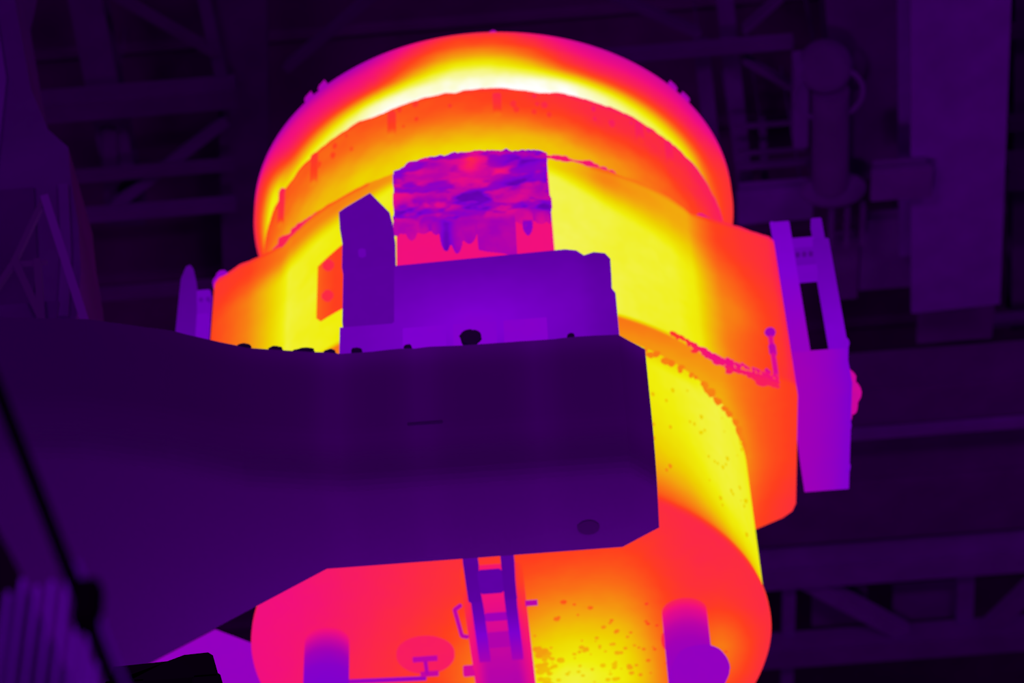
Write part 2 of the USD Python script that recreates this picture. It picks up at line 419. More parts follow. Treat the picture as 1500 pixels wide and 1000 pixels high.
prof = fine([(1.985, 4.10), (1.985, 4.36), (2.0, 4.44), (2.03, 4.52), (2.07, 4.585), (2.12, 4.64), (2.165, 4.67), (2.19, 4.70)], .02) + fine([(2.19, 4.72), (2.19, 4.85), (2.175, 4.872), (1.75, 4.872)], .03)
rimp = part(L, 'top_rim', lathe(prof, 420), HOT, rim_temp, label='flared top rim, magenta at its sides, white hot below')
for k, (x, y) in enumerate([(-1.50, -1.60), (-1.36, -1.715), (1.69, -1.39), (1.80, -1.25), (.17, -2.185)]):
    w = .045 if k < 4 else .03
    hgt = .075 if k < 4 else .03
    d = np.array([x, y]); d /= np.linalg.norm(d)
    p = d * 2.165
    m = trimesh.creation.cone(radius=w * 1.25, height=hgt * 1.6, sections=8); m.apply_translation([p[0], p[1], 4.865])
    part(rimp, 'rim_lug', m, HOT, .47, label='small pointed lug on the rim edge')

# lower shell, bottom knuckle and bottom plate
ks = [(2.0, 1.7), (2.0, .2), (2.015, .12), (2.03, .06), (2.03, .0), (2.0, -.06), (1.93, -.10), (1.8, -.115)]


def shell_temp(v):
    s, z = angle(v), v[:, 2]
    scale = np.interp(s, [-90, 0, 35, 46, 54, 62, 72, 90], [.5, .62, .56, .44, .30, .21, .17, .16])
    t = .94 - .26 * np.exp(-np.clip(z - .0, 0, 9) / scale * 1.45)
    t += np.interp(s, [0, 35, 45, 60, 75, 90], [0, -.005, 0, .01, .0, -.02])
    t -= .05 * sstep(1.42, 1.62, z) * sstep(60, 45, s)
    return t


part(L, 'lower_shell', lathe(fine([(2.0, 1.7), (2.0, .12)], .03), 420), HOT, shell_temp, label='yellow-hot lower shell below the belt')


def bottom_temp(v):
    x, y, z = v[:, 0], v[:, 1], v[:, 2]
    t = .665 + 0 * x
    t -= .07 * sstep(-.7, -2.2, x + .25 * y)
    dx = np.where(x > .72, (x - .72) / .50, (x - .72) / .95)
    dy = (y - .42) / np.where(y < .42, 1.45, .9)
    t += .245 * np.exp(-np.abs(dx) ** 2.6 - np.abs(dy) ** 2.2)
    d2 = np.hypot((x + .05) / .75, (y - .35) / .8)
    t += .07 * np.exp(-d2 ** 2)
    d3 = np.hypot((x - 1.62) / .26, (y - .1) / .6)
    t += .12 * np.exp(-d3 ** 2)
    r = np.hypot(x, y)
    t = t + (shell_temp(np.c_[x, y, 0 * x + .12]) - t) * sstep(-.02, .12, z) * (r > 1.9)
    t += .02 * (meshkit.fbm(v * 2.2, 4, 3) - .5)
    return t


bp = fine([(2.0, .13), (2.012, .10), (2.028, .05), (2.03, .01), (2.01, -.04), (1.97, -.08), (1.9, -.10), (1.7, -.105), (0.02, -.105)], .03)
part(L, 'bottom_plate', lathe(bp, 420), HOT, bottom_temp, label='rounded red bottom plate with a yellow hot spot')

# the trunnion belt: round at the front, flat-sided at left and right
def belt_outline():
    a = np.radians(np.linspace(-51, 51, 90))
    front = np.c_[2.2 * np.sin(a), -2.2 * np.cos(a)]
    side = np.array([[2.10, -1.19], [2.36, -1.04], [2.40, -.99], [2.41, -.9], [2.41, .46], [2.38, .56], [2.30, .64], [2.05, .78]])
    right = np.vstack([side[:1], side[1:]])
    back = np.radians(np.linspace(70, 290, 120))
    bk = np.c_[2.13 * np.sin(back), -2.13 * np.cos(back)]
    bk = bk[(bk[:, 1] > .8)]
    left = right[::-1] * [-1, 1]
    left[:, 0] += .055 * (left[:, 0] < -2.2)
    return np.vstack([front, right, bk[np.argsort(-bk[:, 0])], left])


def resample(p, step):
    out = []
    for a, b in zip(p, np.roll(p, -1, 0)):
        n = max(1, int(np.ceil(np.linalg.norm(b - a) / step)))
        out += [a + (b - a) * i / n for i in range(n)]
    return np.array(out)


OUT = resample(belt_outline(), .035)
ZB0, ZB1 = 1.6, 3.28


def belt_temp(v):
    x, y, z = v[:, 0], v[:, 1], v[:, 2]
    face = np.interp(x, [-2.45, -2.25, -2.0, -1.85, -1.7, -1.62, -1.5, -1.2, 0, .55, .8, 1.1, 1.5, 1.66, 1.76, 1.88, 2.1, 2.33, 2.45],
                     [.71, .745, .80, .86, .92, .948, .94, .93, .94, .957, .955, .945, .94, .925, .86, .79, .735, .695, .62])
    tall = np.interp(np.abs(x), [0, .6, 1.0, 1.6, 2.2], [.10, .25, .5, .75, .9])
    tall = np.where(x < 0, tall * .62, tall)
    drop = np.interp(x, [-2.3, -1.6, -.7, .5, 1, 2, 2.4], [.03, .15, .11, .05, .14, .05, .01])
    e = (ZB1 - z) / tall
    t = face - drop * (1 - sstep(.25, 1.0, e))
    t -= .05 * sstep(.06, .0, ZB1 - z) * (np.abs(x) > .9)
    # the right flank is a little warmer half way up
    t += .03 * np.exp(-((x - 2.0) / .2) ** 2 - ((z - 2.2) / .25) ** 2)
    t += .018 * (meshkit.fbm(v * 3.0, 4, 8) - .5)
    under = np.interp(x, [-2.4, -1, .9, 1.4, 1.8, 2.1, 2.4], [.72, .80, .78, .80, .82, .755, .71])
    under = under - .03 * sstep(-.2, .6, y) + .03 * np.exp(-((np.hypot(x, y) - 2.0) / .12) ** 2)
    k = sstep(ZB0 + .05, ZB0, z)
    return t * (1 - k) + under * k


m = len(OUT)
zs = np.linspace(ZB0, ZB1, 58)
rough = meshkit.fbm(np.c_[OUT * 7, np.zeros(m)], 4, 1) - .5
wall = np.vstack([np.c_[OUT, np.full(m, z)] for z in zs])
wall[-m:, 2] += .05 * rough
i, j = np.meshgrid(np.arange(len(zs) - 1), np.arange(m), indexing='ij')
q = np.stack([i * m + j, i * m + (j + 1) % m, (i + 1) * m + (j + 1) % m, (i + 1) * m + j], -1).reshape(-1, 4)
f1 = np.vstack([q[:, [0, 1, 2]], q[:, [0, 2, 3]]])
wallm = trimesh.Trimesh(wall, f1, process=False)


def cap(z, rin, flip, extra=None):
    ins = OUT / np.linalg.norm(OUT, axis=1, keepdims=True) * rin
    rings = [np.c_[OUT + (ins - OUT) * s, np.full(m, z)] for s in np.linspace(0, 1, 9)]
    if extra is not None:
        rings[0][:, 2] = extra
    v = np.vstack(rings)
    i, j = np.meshgrid(np.arange(8), np.arange(m), indexing='ij')
    q = np.stack([i * m + j, i * m + (j + 1) % m, (i + 1) * m + (j + 1) % m, (i + 1) * m + j], -1).reshape(-1, 4)
    if flip: q = q[:, ::-1]
    return trimesh.Trimesh(v, np.vstack([q[:, [0, 1, 2]], q[:, [0, 2, 3]]]), process=False)


belt = part(L, 'trunnion_belt', [wallm, cap(ZB0, 1.97, True), cap(ZB1, 1.97, False, wall[-m:, 2])], HOT, belt_temp,
            label='wide yellow trunnion belt, orange towards its flat sides')

# upper stiffening band between belt and rim, slag-bitten along its top edge
n = 720
ang = np.linspace(0, 2 * np.pi, n, endpoint=False)
edge = 4.245 + .045 * (meshkit.fbm(np.c_[np.cos(ang) * 12, np.sin(ang) * 12, 0 * ang], 4, 6) - .5) * 2
pr = fine([(2.08, 3.2), (2.08, 4.245)], .03)
bandm = lathe(pr + [(2.05, 4.25), (1.97, 4.25)], n)
bv = bandm.vertices.copy().reshape(-1, n, 3)
top = (bv[:, :, 2] - 3.2) / 1.045
bv[:, :, 2] = 3.2 + top * (edge - 3.2)[None, :]
bandm = trimesh.Trimesh(bv.reshape(-1, 3), bandm.faces, process=False)


def band_temp(v):
    s, z = angle(v), v[:, 2]
    top = np.interp(s, [-90, -62, -45, -25, 0, 12, 30, 50, 65, 90], [.74, .745, .765, .755, .725, .70, .66, .665, .65, .62])
    low = np.interp(s, [-90, -60, -40, -20, 0, 15, 30, 45, 60, 90], [.80, .83, .87, .895, .90, .885, .83, .78, .72, .64])
    t = top + (low - top) * sstep(.02, .92, (4.25 - z) / .85) ** 1.3
    t -= .03 * sstep(.05, 0, 4.25 - z)
    t += .035 * (meshkit.fbm(np.c_[v[:, 0] * 6, v[:, 1] * 6, z * 6], 4, 4) - .5)
    return t


band = part(L, 'stiffening_band', bandm, HOT, band_temp, label='orange stiffening band with a rough slag-bitten top edge')
for s, z0, z1, d in [(4.7, 3.88, 4.16, .05), (-20.3, 3.86, 4.18, .055), (-43.5, 3.83, 4.22, .06), (-58.3, 3.80, 4.26, .09), (40.1, 3.95, 4.2, .03), (49.5, 3.9, 4.2, .03)]:
    a = math.radians(s); c, sn = math.sin(a), -math.cos(a)
    rb = chamfered(-.035, .035, -.03, .03, z0, z1, .012)
    v, f = trimesh.remesh.subdivide_to_size(rb.vertices, rb.faces, .08); rb = trimesh.Trimesh(v, f)
    rb.apply_transform(trimesh.transformations.rotation_matrix(a, [0, 0, 1])); rb.apply_translation([c * 2.085, sn * 2.085, 0])
    part(band, 'weld_rib', rb, HOT, lambda v, d=d: band_temp(v) - d * sstep(0, .08, v[:, 2] - z0), label=None)
sm = []
for k in range(26):
    s = rng.uniform(-64, 50); a = math.radians(s); z = rng.uniform(3.95, 4.2)
    sm.append(lump((math.sin(a) * 2.08, -math.cos(a) * 2.08, z), rng.uniform(.012, .03), k, (1, 1, 1.4), .3, 1))
part(band, 'slag_speck', sm, HOT, lambda v: band_temp(v) - .04, kind='stuff')


# slag lines along the belt's edges
def ridge(s0, s1, z, R, r0, seed, n, zslope=0, flat=1.0):
    out = []
    for k in range(n):
        s = s0 + (s1 - s0) * (k + .5) / n
        a = math.radians(s)
        rr = r0 * (.5 + .9 * meshkit.noise(np.array([[k * .37, seed, 0.]]), seed)[0]) * (.4 + .6 * math.sin(math.pi * (k + .5) / n))
        out.append(lump((math.sin(a) * R, -math.cos(a) * R, z + zslope * (s - s0)), rr, seed + k, (1.6, 1.6, flat), .35, 1))
    return out


part(belt, 'slag_ridge', ridge(-64, -39, 3.285, 2.175, .034, 11, 90), HOT_ROUGH, .64, label='red slag crust on the left end of the belt top', kind='stuff')
part(belt, 'slag_ridge', ridge(12, 30, 3.29, 2.175, .032, 21, 70), HOT_ROUGH, .62, label='pink slag line on the belt top beside the trunnion', kind='stuff')
lm = [lump((1.80 + .05 * k, -1.22 + .03 * k, 3.30 - .035 * k), .085, 31 + k, (1, 1, 1.0), .3, 2) for k in range(3)]
part(belt, 'slag_lump', lm, HOT_ROUGH, .585, label='magenta slag lump at the right end of the belt top')
pts = np.array([[1.42, -1.69], [1.62, -1.5], [1.77, -1.36], [1.95, -1.25], [2.12, -1.16], [2.25, -1.08]])
lowr = []
for k in range(330):
    u = rng.uniform(0, 1) ** .75 * (len(pts) - 1); i0 = min(int(u), len(pts) - 2)
    p = pts[i0] + (pts[i0 + 1] - pts[i0]) * (u - i0)
    fall = abs(rng.normal(0, 1))
    lowr.append(lump((p[0] * .998, p[1] * .998, 1.66 - .045 * fall * (u / 5 + .25)), rng.uniform(.010, .030) * (.6 + .1 * u), 50 + k, (1.5, .6, 1.4), .4, 1))
part(belt, 'slag_ridge', lowr, HOT_ROUGH, lambda v: .60 - .07 * sstep(1.9, 2.1, v[:, 0]) * sstep(1.63, 1.68, v[:, 2]) + .10 * sstep(1.75, 1.45, v[:, 0]) + .04 * sstep(1.62, 1.55, v[:, 2]), label='pink slag hanging along the belt lower right edge', kind='stuff')
# slag drops at the joint of belt and shell, and splashed on shell and bottom
drops = []
for k in range(46):
    s = rng.uniform(35, 84); a = math.radians(s)
    drops.append(lump((math.sin(a) * 2.01, -math.cos(a) * 2.01, 1.575 + rng.uniform(-.05, .012)), rng.uniform(.010, .026), 150 + k, (1.6, 1.6, .9), .4, 1))
part(L, 'joint_slag', drops, HOT_ROUGH, .80, label='orange slag beads under the belt', kind='stuff')
sp = []
for k in range(42):
    s = rng.uniform(34, 80); a = math.radians(s); z = rng.uniform(.35, 1.5)
    sp.append(lump((math.sin(a) * 2.0, -math.cos(a) * 2.0, z), rng.uniform(.006, .018), 250 + k, (1, 1, 1.3), .3, 1))
part(L, 'splash_spot', sp, HOT_ROUGH, lambda v: shell_temp(v) - .05, label='small slag spots on the lower shell', kind='stuff')
sp = []
for k in range(110):
    x, y = rng.normal(.62, .38), rng.normal(.15, .33)
    sp.append(lump((x, y, -.105), rng.uniform(.008, .026), 350 + k, (1, 1, .5), .35, 1))
for k in range(50):
    x, y = .20 + abs(rng.normal(0, .07)), rng.uniform(-.1, .7)
    sp.append(lump((x, y, -.105), rng.uniform(.02, .04), 470 + k, (1, 1, .5), .35, 1))
part(L, 'splash_spot', sp, HOT_ROUGH, lambda v: bottom_temp(v) - .06, label='slag spots on the bottom plate', kind='stuff')

# trunnion: square block on the belt front with a dripping slag crust
TR = part(L, 'trunnion', chamfered(-.565, .57, -3.12, -2.0, .55, 2.22, .03), HOT, .60, label='pink trunnion block in front of the belt')
nx, nz = 190, 200
gx, gz = np.meshgrid(np.linspace(-.62, .62, nx), np.linspace(1.04, 2.44, nz))
u = gx.ravel(); w = gz.ravel()
P3 = np.c_[u * 5, w * 5, 0 * u]
topl = 2.27 + .045 * (meshkit.fbm(np.c_[u * 11, 0 * u, 0 * u], 4, 2) - .5) * 2 - .11 * sstep(-.30, -.60, u) - .09 * sstep(.45, .60, u) + .03 * np.exp(-((u - .02) / .05) ** 2)
drip = 1.52 + .06 * (meshkit.fbm(np.c_[u * 8, 0 * u + 3, 0 * u], 4, 9) - .5) * 2
for c, d, s in [(-.45, .12, .045), (-.36, .06, .05), (-.20, .26, .05), (-.12, .29, .055), (-.03, .20, .07), (.40, .16, .045), (.50, .05, .05), (-.27, .08, .04)]:
    drip = np.minimum(drip, 1.53 - d * np.sqrt(np.clip(1 - ((u - c) / s) ** 2, 0, 1)))
slab = 1.26 - .10 * (u - .03) / .28 + .02 * (meshkit.fbm(np.c_[u * 14, 0 * u, 0 * u], 2, 7) - .5)
drip = np.where((u > .03) & (u < .315), np.minimum(drip, slab), drip)
wide = .575 + .018 * (meshkit.fbm(np.c_[w * 9, 0 * w, np.sign(u) * 3], 3, 4) - .5) * 2
inside = (w < topl) & (w > drip) & (np.abs(u) < wide)
thick = .05 + .07 * meshkit.fbm(P3 * .8, 4, 5)
edge_in = np.minimum(np.clip((topl - w) / .05, 0, 1), np.clip((w - drip) / .03, 0, 1))
yy = -3.12 - thick * np.sqrt(np.clip(edge_in, 0, 1))
V = np.c_[u, yy, w]
idx = np.arange(nx * nz).reshape(nz, nx)
a_, b_, c_, d_ = idx[:-1, :-1].ravel(), idx[:-1, 1:].ravel(), idx[1:, 1:].ravel(), idx[1:, :-1].ravel()
okq = inside[a_] & inside[b_] & inside[c_] & inside[d_]
F = np.vstack([np.c_[a_, b_, c_][okq], np.c_[a_, c_, d_][okq]])
front = trimesh.Trimesh(V, F, process=False)
back = trimesh.Trimesh(np.c_[u, 0 * u - 3.10, w], F[:, ::-1], process=False)
tmp = trimesh.Trimesh(V, F, process=False)
be = tmp.edges[trimesh.grouping.group_rows(tmp.edges_sorted, require_count=1)]
N = len(V)
rimf = np.vstack([np.c_[be[:, 1], be[:, 0], be[:, 0] + N], np.c_[be[:, 1], be[:, 0] + N, be[:, 1] + N]])
crust = trimesh.Trimesh(np.vstack([V, np.c_[u, 0 * u - 3.10, w]]), np.vstack([F, F[:, ::-1] + N, rimf]), process=False)
crust.remove_unreferenced_vertices()


def crust_temp(v):
    x, z = v[:, 0], v[:, 2]
    t = .53 + .16 * (meshkit.fbm(np.c_[x * 4.0, x * 0, z * 6], 5, 12) - .5)
    blot = meshkit.fbm(np.c_[x * 4.5, x * 0 + 2, z * 8], 4, 15)
    t += .07 * np.exp(-((x - .02) / .26) ** 2 - ((z - 2.0) / .15) ** 2) + .07 * np.exp(-((x - .0) / .08) ** 2 - ((z - 2.2) / .16) ** 2)
    t -= .13 * sstep(.44, .62, blot) * (np.abs(x - .02) > .0) * (1 - .8 * np.exp(-((x - .02) / .2) ** 2 - ((z - 2.02) / .13) ** 2))
    belt_line = 1.72 + .12 * sstep(-.1, .5, x)
    t -= .12 * np.exp(-((z - belt_line) / .08) ** 2) * sstep(.30, .55, meshkit.fbm(np.c_[x * 6, x * 0 + 7, z * 5], 4, 25))
    t -= .10 * np.exp(-((z - 1.56) / .07) ** 2) * sstep(.35, .55, meshkit.fbm(np.c_[x * 6, x * 0 + 5, z * 4], 3, 18))
    t -= .09 * np.exp(-((x - .36) / .14) ** 2 - ((z - 2.07) / .06) ** 2)
    t -= .09 * np.exp(-((x + .27) / .10) ** 2 - ((z - 2.13) / .05) ** 2)
    low = sstep(1.54, 1.47, z)
    t = t + (.475 + .05 * (meshkit.fbm(v * 6, 3, 3) - .5) - .14 * np.exp(-((x + .19) / .05) ** 2) - t) * low * (x > -.3) * (x < .33)
    return np.clip(t, .33, .68)


part(TR, 'slag_crust', crust, CRUST, crust_temp, label='violet and magenta slag crust with drips on the trunnion')
# bolted pad on the belt, left of the trunnion
pad = []
na = 12
for k in range(na):
    s0 = -36.5 + 7.5 * k / na
    a0, a1 = math.radians(s0), math.radians(s0 + 7.5 / na)
    pad.append(trimesh.convex.convex_hull([(r * math.sin(a), -r * math.cos(a), z) for a in (a0, a1) for r in (2.19, 2.25) for z in (1.98, 2.56 + .10 * (k / na))]))
PAD = part(L, 'bolt_pad', pad, HOT, lambda v: np.interp(v[:, 0], [-1.34, -1.28, -1.18], [.77, .745, .72]), label='orange bolted pad on the belt left of the trunnion')
for z in (2.12, 2.46):
    a = math.radians(-33); c = np.array([math.sin(a), -math.cos(a), 0])
    part(PAD, 'bolt_head', rod(c * 2.24 + [0, 0, z], c * 2.30 + [0, 0, z], .045, 6), HOT, .67)
# bolt standing on the belt near its right end
bo = part(L, 'gauge_rod', rod((2.24, -1.12, 1.66), (2.24, -1.12, 2.08), .020, 12), HOT, .55, label='thin magenta rod with round knob on the belt')
part(bo, 'knob', lump((2.24, -1.13, 2.09), .045, 3, (1, 1, .9), .1, 2), HOT, .46)
part(bo, 'collar', rod((2.24, -1.12, 1.86), (2.24, -1.12, 1.95), .030, 12), HOT, .50)

# side brackets (right, and the same mirrored at the left)
def side_bracket(sgn, label):
    X = lambda a, b: (sgn * a, sgn * b) if sgn > 0 else (sgn * b, sgn * a)
    root = None
    def bb(x0, x1, y0, y1, z0, z1, c=.012, cell=.12):
        p, q2 = X(x0, x1)
        m = chamfered(p, q2, y0, y1, z0, z1, c)
        v, f = trimesh.remesh.subdivide_to_size(m.vertices, m.faces, cell)
        return trimesh.Trimesh(v, f)
    cool = 0 if sgn > 0 else -.06
    tp = lambda v: np.interp(v[:, 2], [1.6, 2.2, 3.0, 3.5], [.43, .42, .375, .355]) + cool * .6
    to = lambda v: np.interp(v[:, 2], [1.6, 2.2, 3.0, 3.5], [.375, .37, .32, .29]) + cool * .3
    mp = prism_xy([(2.41, -1.0), (2.84, -1.0), (2.845, -.2), (2.85, .32), (2.48, .32), (2.415, -.45)], 1.60, 1.98)
    vp, fp = trimesh.remesh.subdivide_to_size(mp.vertices, mp.faces, .12)
    root = part(L, 'side_bracket', trimesh.Trimesh(vp, fp), HOT,
                lambda v: np.interp(np.abs(v[:, 0]), [2.42, 2.55, 2.7, 2.84], [.45, .44, .42, .385]) + .012 * (meshkit.fbm(v * 4, 3, 2) - .5) + cool, label=label)
    part(root, 'inner_post', bb(2.415, 2.555, -1.0, -.86, 1.96, 3.50), HOT, tp)
    part(root, 'outer_post', bb(2.72, 2.86, -1.0, -.84, 1.96, 3.26), HOT, to)
    part(root, 'post_tip', bb(2.74, 2.83, -.99, -.86, 3.24, 3.52), HOT, lambda v: 0 * v[:, 0] + .31 + cool * .3)
    part(root, 'cross_bar', bb(2.53, 2.74, -.99, -.87, 2.86, 2.97), HOT, .345 + cool * .3)
    part(root, 'cross_bar', bb(2.53, 2.74, -.97, -.89, 2.97, 3.20), HOT, .315 + cool * .3)
    part(root, 'cross_bar', bb(2.53, 2.74, -.99, -.87, 3.20, 3.30), HOT, .335 + cool * .3)
    for k in range(3):
        p = sgn * (2.58 + .055 * k)
        part(root, 'bolt_head', rod((p, -1.0, 3.09), (p, -.95, 3.09), .02, 6), HOT, .25)
    if sgn > 0:
        part(root, 'locating_pin', rod((2.415, -.96, 3.12), (2.41, -.96, 3.52), .018, 10), HOT, .36)
        lumps = [lump((2.84 + .05 * math.sin(k * 1.3), -.86 + .13 * k, 1.74 - .005 * k), .095 - .008 * (k % 3), 600 + k, (.55, 1, 1), .35, 2) for k in range(4)]
        part(root, 'slag_lump', lumps, HOT_ROUGH, .52, label='magenta slag lump on the outer edge')
        rg = [lump((2.845, -.98 + .02 * k, 2.05 + (-.12 if k > 6 else 0) + .02 * k), .05, 640 + k, (.6, 1, 1.2), .35, 1) for k in range(4)]
        rg += [lump((2.835, -.45 + rng.uniform(0, .6), 1.63), rng.uniform(.015, .04), 660 + k, (.6, 1.6, 1), .4, 1) for k in range(7)]
        part(root, 'slag_edge', rg, HOT_ROUGH, .375, kind='stuff')
        st = [lump((2.50 + .035 * k, -.99 + .004 * (k % 3), 1.63 + .01 * (k % 2)), .022, 690 + k, (1.3, .4, .6), .3, 1) for k in range(6)]
        part(root, 'slag_streak', st, HOT, .385, kind='stuff')
side_bracket(1, 'violet ladder-shaped bracket at the right side of the belt')
LB = part(L, 'side_bracket', prism_xz([(-2.655, 1.62), (-2.64, 3.0), (-2.635, 3.36), (-2.60, 3.50), (-2.565, 3.52), (-2.535, 3.47), (-2.50, 3.24), (-2.48, 3.0), (-2.47, 1.62)], -1.0, -.85, .12), HOT,
          lambda v: np.interp(v[:, 2], [2.4, 3.0, 3.5], [.30, .28, .26]), label='darker violet bracket post at the left side of the belt')
part(LB, 'cross_bar', chamfered(-2.5, -2.38, -.98, -.86, 2.95, 3.24, .015), HOT, .335)
part(LB, 'cross_bar', chamfered(-2.56, -2.38, -.98, -.86, 2.70, 2.96, .015), HOT, .35)
for q_ in range(2):
    part(LB, 'bolt_head', rod((-2.45 + .06 * q_, -1.0, 3.1), (-2.45 + .06 * q_, -.95, 3.1), .02, 6), HOT, .29)
part(LB, 'pin_knob', lump((-2.29, -.93, 3.34), .085, 8, (.9, .8, 1.7), .22, 3), HOT, .42, label='violet knob above the left belt edge')

# feet, gate arm and cover on the bottom
foot_t = lambda v: np.interp(v[:, 2], [-1.1, -.75, -.5, -.35, -.22, -.11], [.40, .425, .45, .49, .56, .655])
for sx in (-1, 1):
    x, y = (1.35, -.44) if sx > 0 else (-1.40, -.40)
    ft = part(L, 'support_foot', lathe([(0, -.80)] + fine([(.172, -.80), (.172, -.10)], .04), 32), HOT, None, smooth=False) if False else None
    cyl = lathe(fine([(.001, -.86), (.165, -.86), (.172, -.83), (.172, -.10)], .04), 40)
    cyl.apply_translation([x, y, 0])
    ft = part(L, 'support_foot', cyl, HOT, (lambda v: foot_t(v)) if sx > 0 else (lambda v: np.interp(v[:, 2], [-.8, -.45, -.32, -.2, -.11], [.37, .40, .45, .53, .62])), label='violet round foot under the bottom plate')
    if sx > 0:
        part(ft, 'ball_end', lump((x + .07, y - .12, -.74), .20, 3, (1.1, 1, .9), .10, 3), HOT, .425, label='violet ball-shaped foot end')
        part(ft, 'slag_lump', lump((x - .17, y + .02, -.35), .045, 5, (.6, 1, 1.6), .3, 1), HOT_ROUGH, .68)

disc = lathe(fine([(.001, -.15), (.215, -.15), (.225, -.135), (.225, -.09)], .03), 48); disc.apply_translation([-.665, -.15, 0])
CV = part(L, 'cover_disc', disc, HOT, .635, label='round red cover disc on the bottom plate')
part(CV, 'handle_bar', bar((-.76, -.19, -.19), (-.57, -.19, -.19), .03, .03), HOT, .50)
part(CV, 'handle_stem', bar((-.665, -.19, -.19), (-.67, .02, -.19), .028, .028), HOT, .48)
part(CV, 'handle_joint', bar((-.72, .01, -.19), (-.58, .01, -.19), .03, .03), HOT, .51)
part(CV, 'long_rod', rod((-.68, .05, -.20), (-1.30, .02, -.20), .017, 10), HOT, .44)

gm = chamfered(-.30, .16, -1.22, 1.2, -.30, -.10, .03)
gv, gf = trimesh.remesh.subdivide_to_size(gm.vertices, gm.faces, .06)
G = part(L, 'slide_gate_arm', trimesh.Trimesh(gv, gf), HOT,
         lambda v: np.interp(v[:, 1], [-1.2, -.8, -.4, 0, 1.2], [.62, .56, .51, .485, .46]) + .10 * sstep(.10, .24, np.abs(v[:, 0] + .07)), label='magenta slide gate arm under the bottom, violet cheeks at its front')
gt = lambda v: np.interp(v[:, 1], [-1.5, -1.2, -.9, -.6, -.3], [.29, .30, .33, .39, .47])
for sx in (-1, 1):
    c = -.07 + sx * .125
    poly = [(-1.66, -.10), (-1.68, -.22), (-1.68, -.34), (-1.6, -.40), (-1.15, -.40), (-1.05, -.34), (-.3, -.34), (-.3, -.10)]
    mm = extrude_polygon(Polygon(poly), .085, engine='earcut')
    v = mm.vertices
    vv = np.c_[c - .0425 + v[:, 2] + sx * .012 * (v[:, 0] < -1.1), v[:, 0], v[:, 1]]
    mm = trimesh.Trimesh(vv, mm.faces); mm.fix_normals()
    v, f = trimesh.remesh.subdivide_to_size(mm.vertices, mm.faces, .1)
    part(G, 'cheek_plate', trimesh.Trimesh(v, f), HOT, gt, label='violet cheek plate')
part(G, 'cross_block', chamfered(-.16, .02, -1.42, -1.18, -.38, -.31, .02), HOT, .31, label='violet cross block')
part(G, 'cross_rib', chamfered(-.15, .03, -.86, -.80, -.34, -.28, .01), HOT, .45)
part(G, 'cross_plate', chamfered(-.15, .02, -.62, -.45, -.33, -.29, .01), HOT, .48)
lp = [rod((-.32, -.98, -.3), (-.37, -.93, -.3), .016, 8), rod((-.37, -.93, -.3), (-.345, -.6, -.3), .016, 8), rod((-.345, -.6, -.3), (-.30, -.58, -.3), .016, 8)]
part(G, 'loop_handle', lp, HOT, .50)
part(G, 'side_peg', rod((.16, -.92, -.28), (.25, -.92, -.28), .022, 8), HOT, .49)
part(G, 'side_lug', chamfered(-.38, -.29, -.12, -.06, -.3, -.22, .01), HOT, .54)

# ================================================================ the carrying arm and its saddle
xs = np.array([-7.5, -6.0, -4.6, -3.8, -3.09, -2.8, -2.52, -2.25, -2.0, -1.75, -1.53, -1.3, -1.12, -.9, -.3, .3, .82, .90, .98, 1.04, 1.10, 1.14, 1.155])
yf = np.interp(xs, [-7.5, -4.2, -3.09, -2.52, -2.0, -1.53, -.9, .98, 1.155], [-4.3, -4.2, -4.11, -4.03, -3.86, -3.64, -3.51, -3.49, -3.32])
yb = np.interp(xs, [-7.5, -2.79, -1.12, .9, 1.11, 1.155], [1.2, -1.29, -2.4, -2.4, -2.55, -2.58])
fx = np.unique(np.r_[xs, np.arange(-4.2, .9, .1)])
yf, yb, xs = np.interp(fx, xs, yf), np.interp(fx, xs, yb), fx
secs = []
rr = .34
for x, a, b in zip(xs, yf, yb):
    e = .012 if x < 1.15 else .0
    r = rr if x < .98 else rr
    s = [(a + .03, -.0), (a, -.03)] + [(a, z) for z in np.linspace(-.08, -1 + r, 12)]
    s += [(a + r - r * math.cos(t), -1 + r - r * math.sin(t)) for t in np.radians(np.linspace(8, 90, 12))]
    s += [(b - .02, -1.0), (b, -.98), (b, -.02), (b - .02, 0)]
    secs.append([(x, p, z) for p, z in s])
S = np.array(secs); ns, npnt = S.shape[:2]
S[:, 0, 2] += .014 * (meshkit.fbm(np.c_[xs * 5, 0 * xs, 0 * xs], 3, 3) - .5) * 2
i, j = np.meshgrid(np.arange(ns - 1), np.arange(npnt), indexing='ij')
q = np.stack([i * npnt + j, i * npnt + (j + 1) % npnt, (i + 1) * npnt + (j + 1) % npnt, (i + 1) * npnt + j], -1).reshape(-1, 4)
F = np.vstack([q[:, [0, 1, 2]], q[:, [0, 2, 3]], [[0, k + 1, k] for k in range(1, npnt - 1)], [[(ns - 1) * npnt, (ns - 1) * npnt + k, (ns - 1) * npnt + k + 1] for k in range(1, npnt - 1)]])
armm = trimesh.Trimesh(S.reshape(-1, 3), F, process=False)
armm.fix_normals()
ARM = thing('turret_arm', 'massive dark violet turret arm reaching across from the left edge below the saddle', 'ladle arm', (-3, -3, -1))
def arm_temp(v):
    """The arm is warmed by the saddle standing on it; the plates inside conduct a little better."""
    x, y, z = v[:, 0], v[:, 1], v[:, 2]
    t = .095 + .055 * np.exp(-(z / .16) ** 2) - .05 * sstep(-.75, -1.0, z)
    for xi in (-.95, -.36, .42, 1.12):
        t += .028 * np.exp(-((x - xi) / .13) ** 2)
    return t * sstep(-2.9, -.7, x)


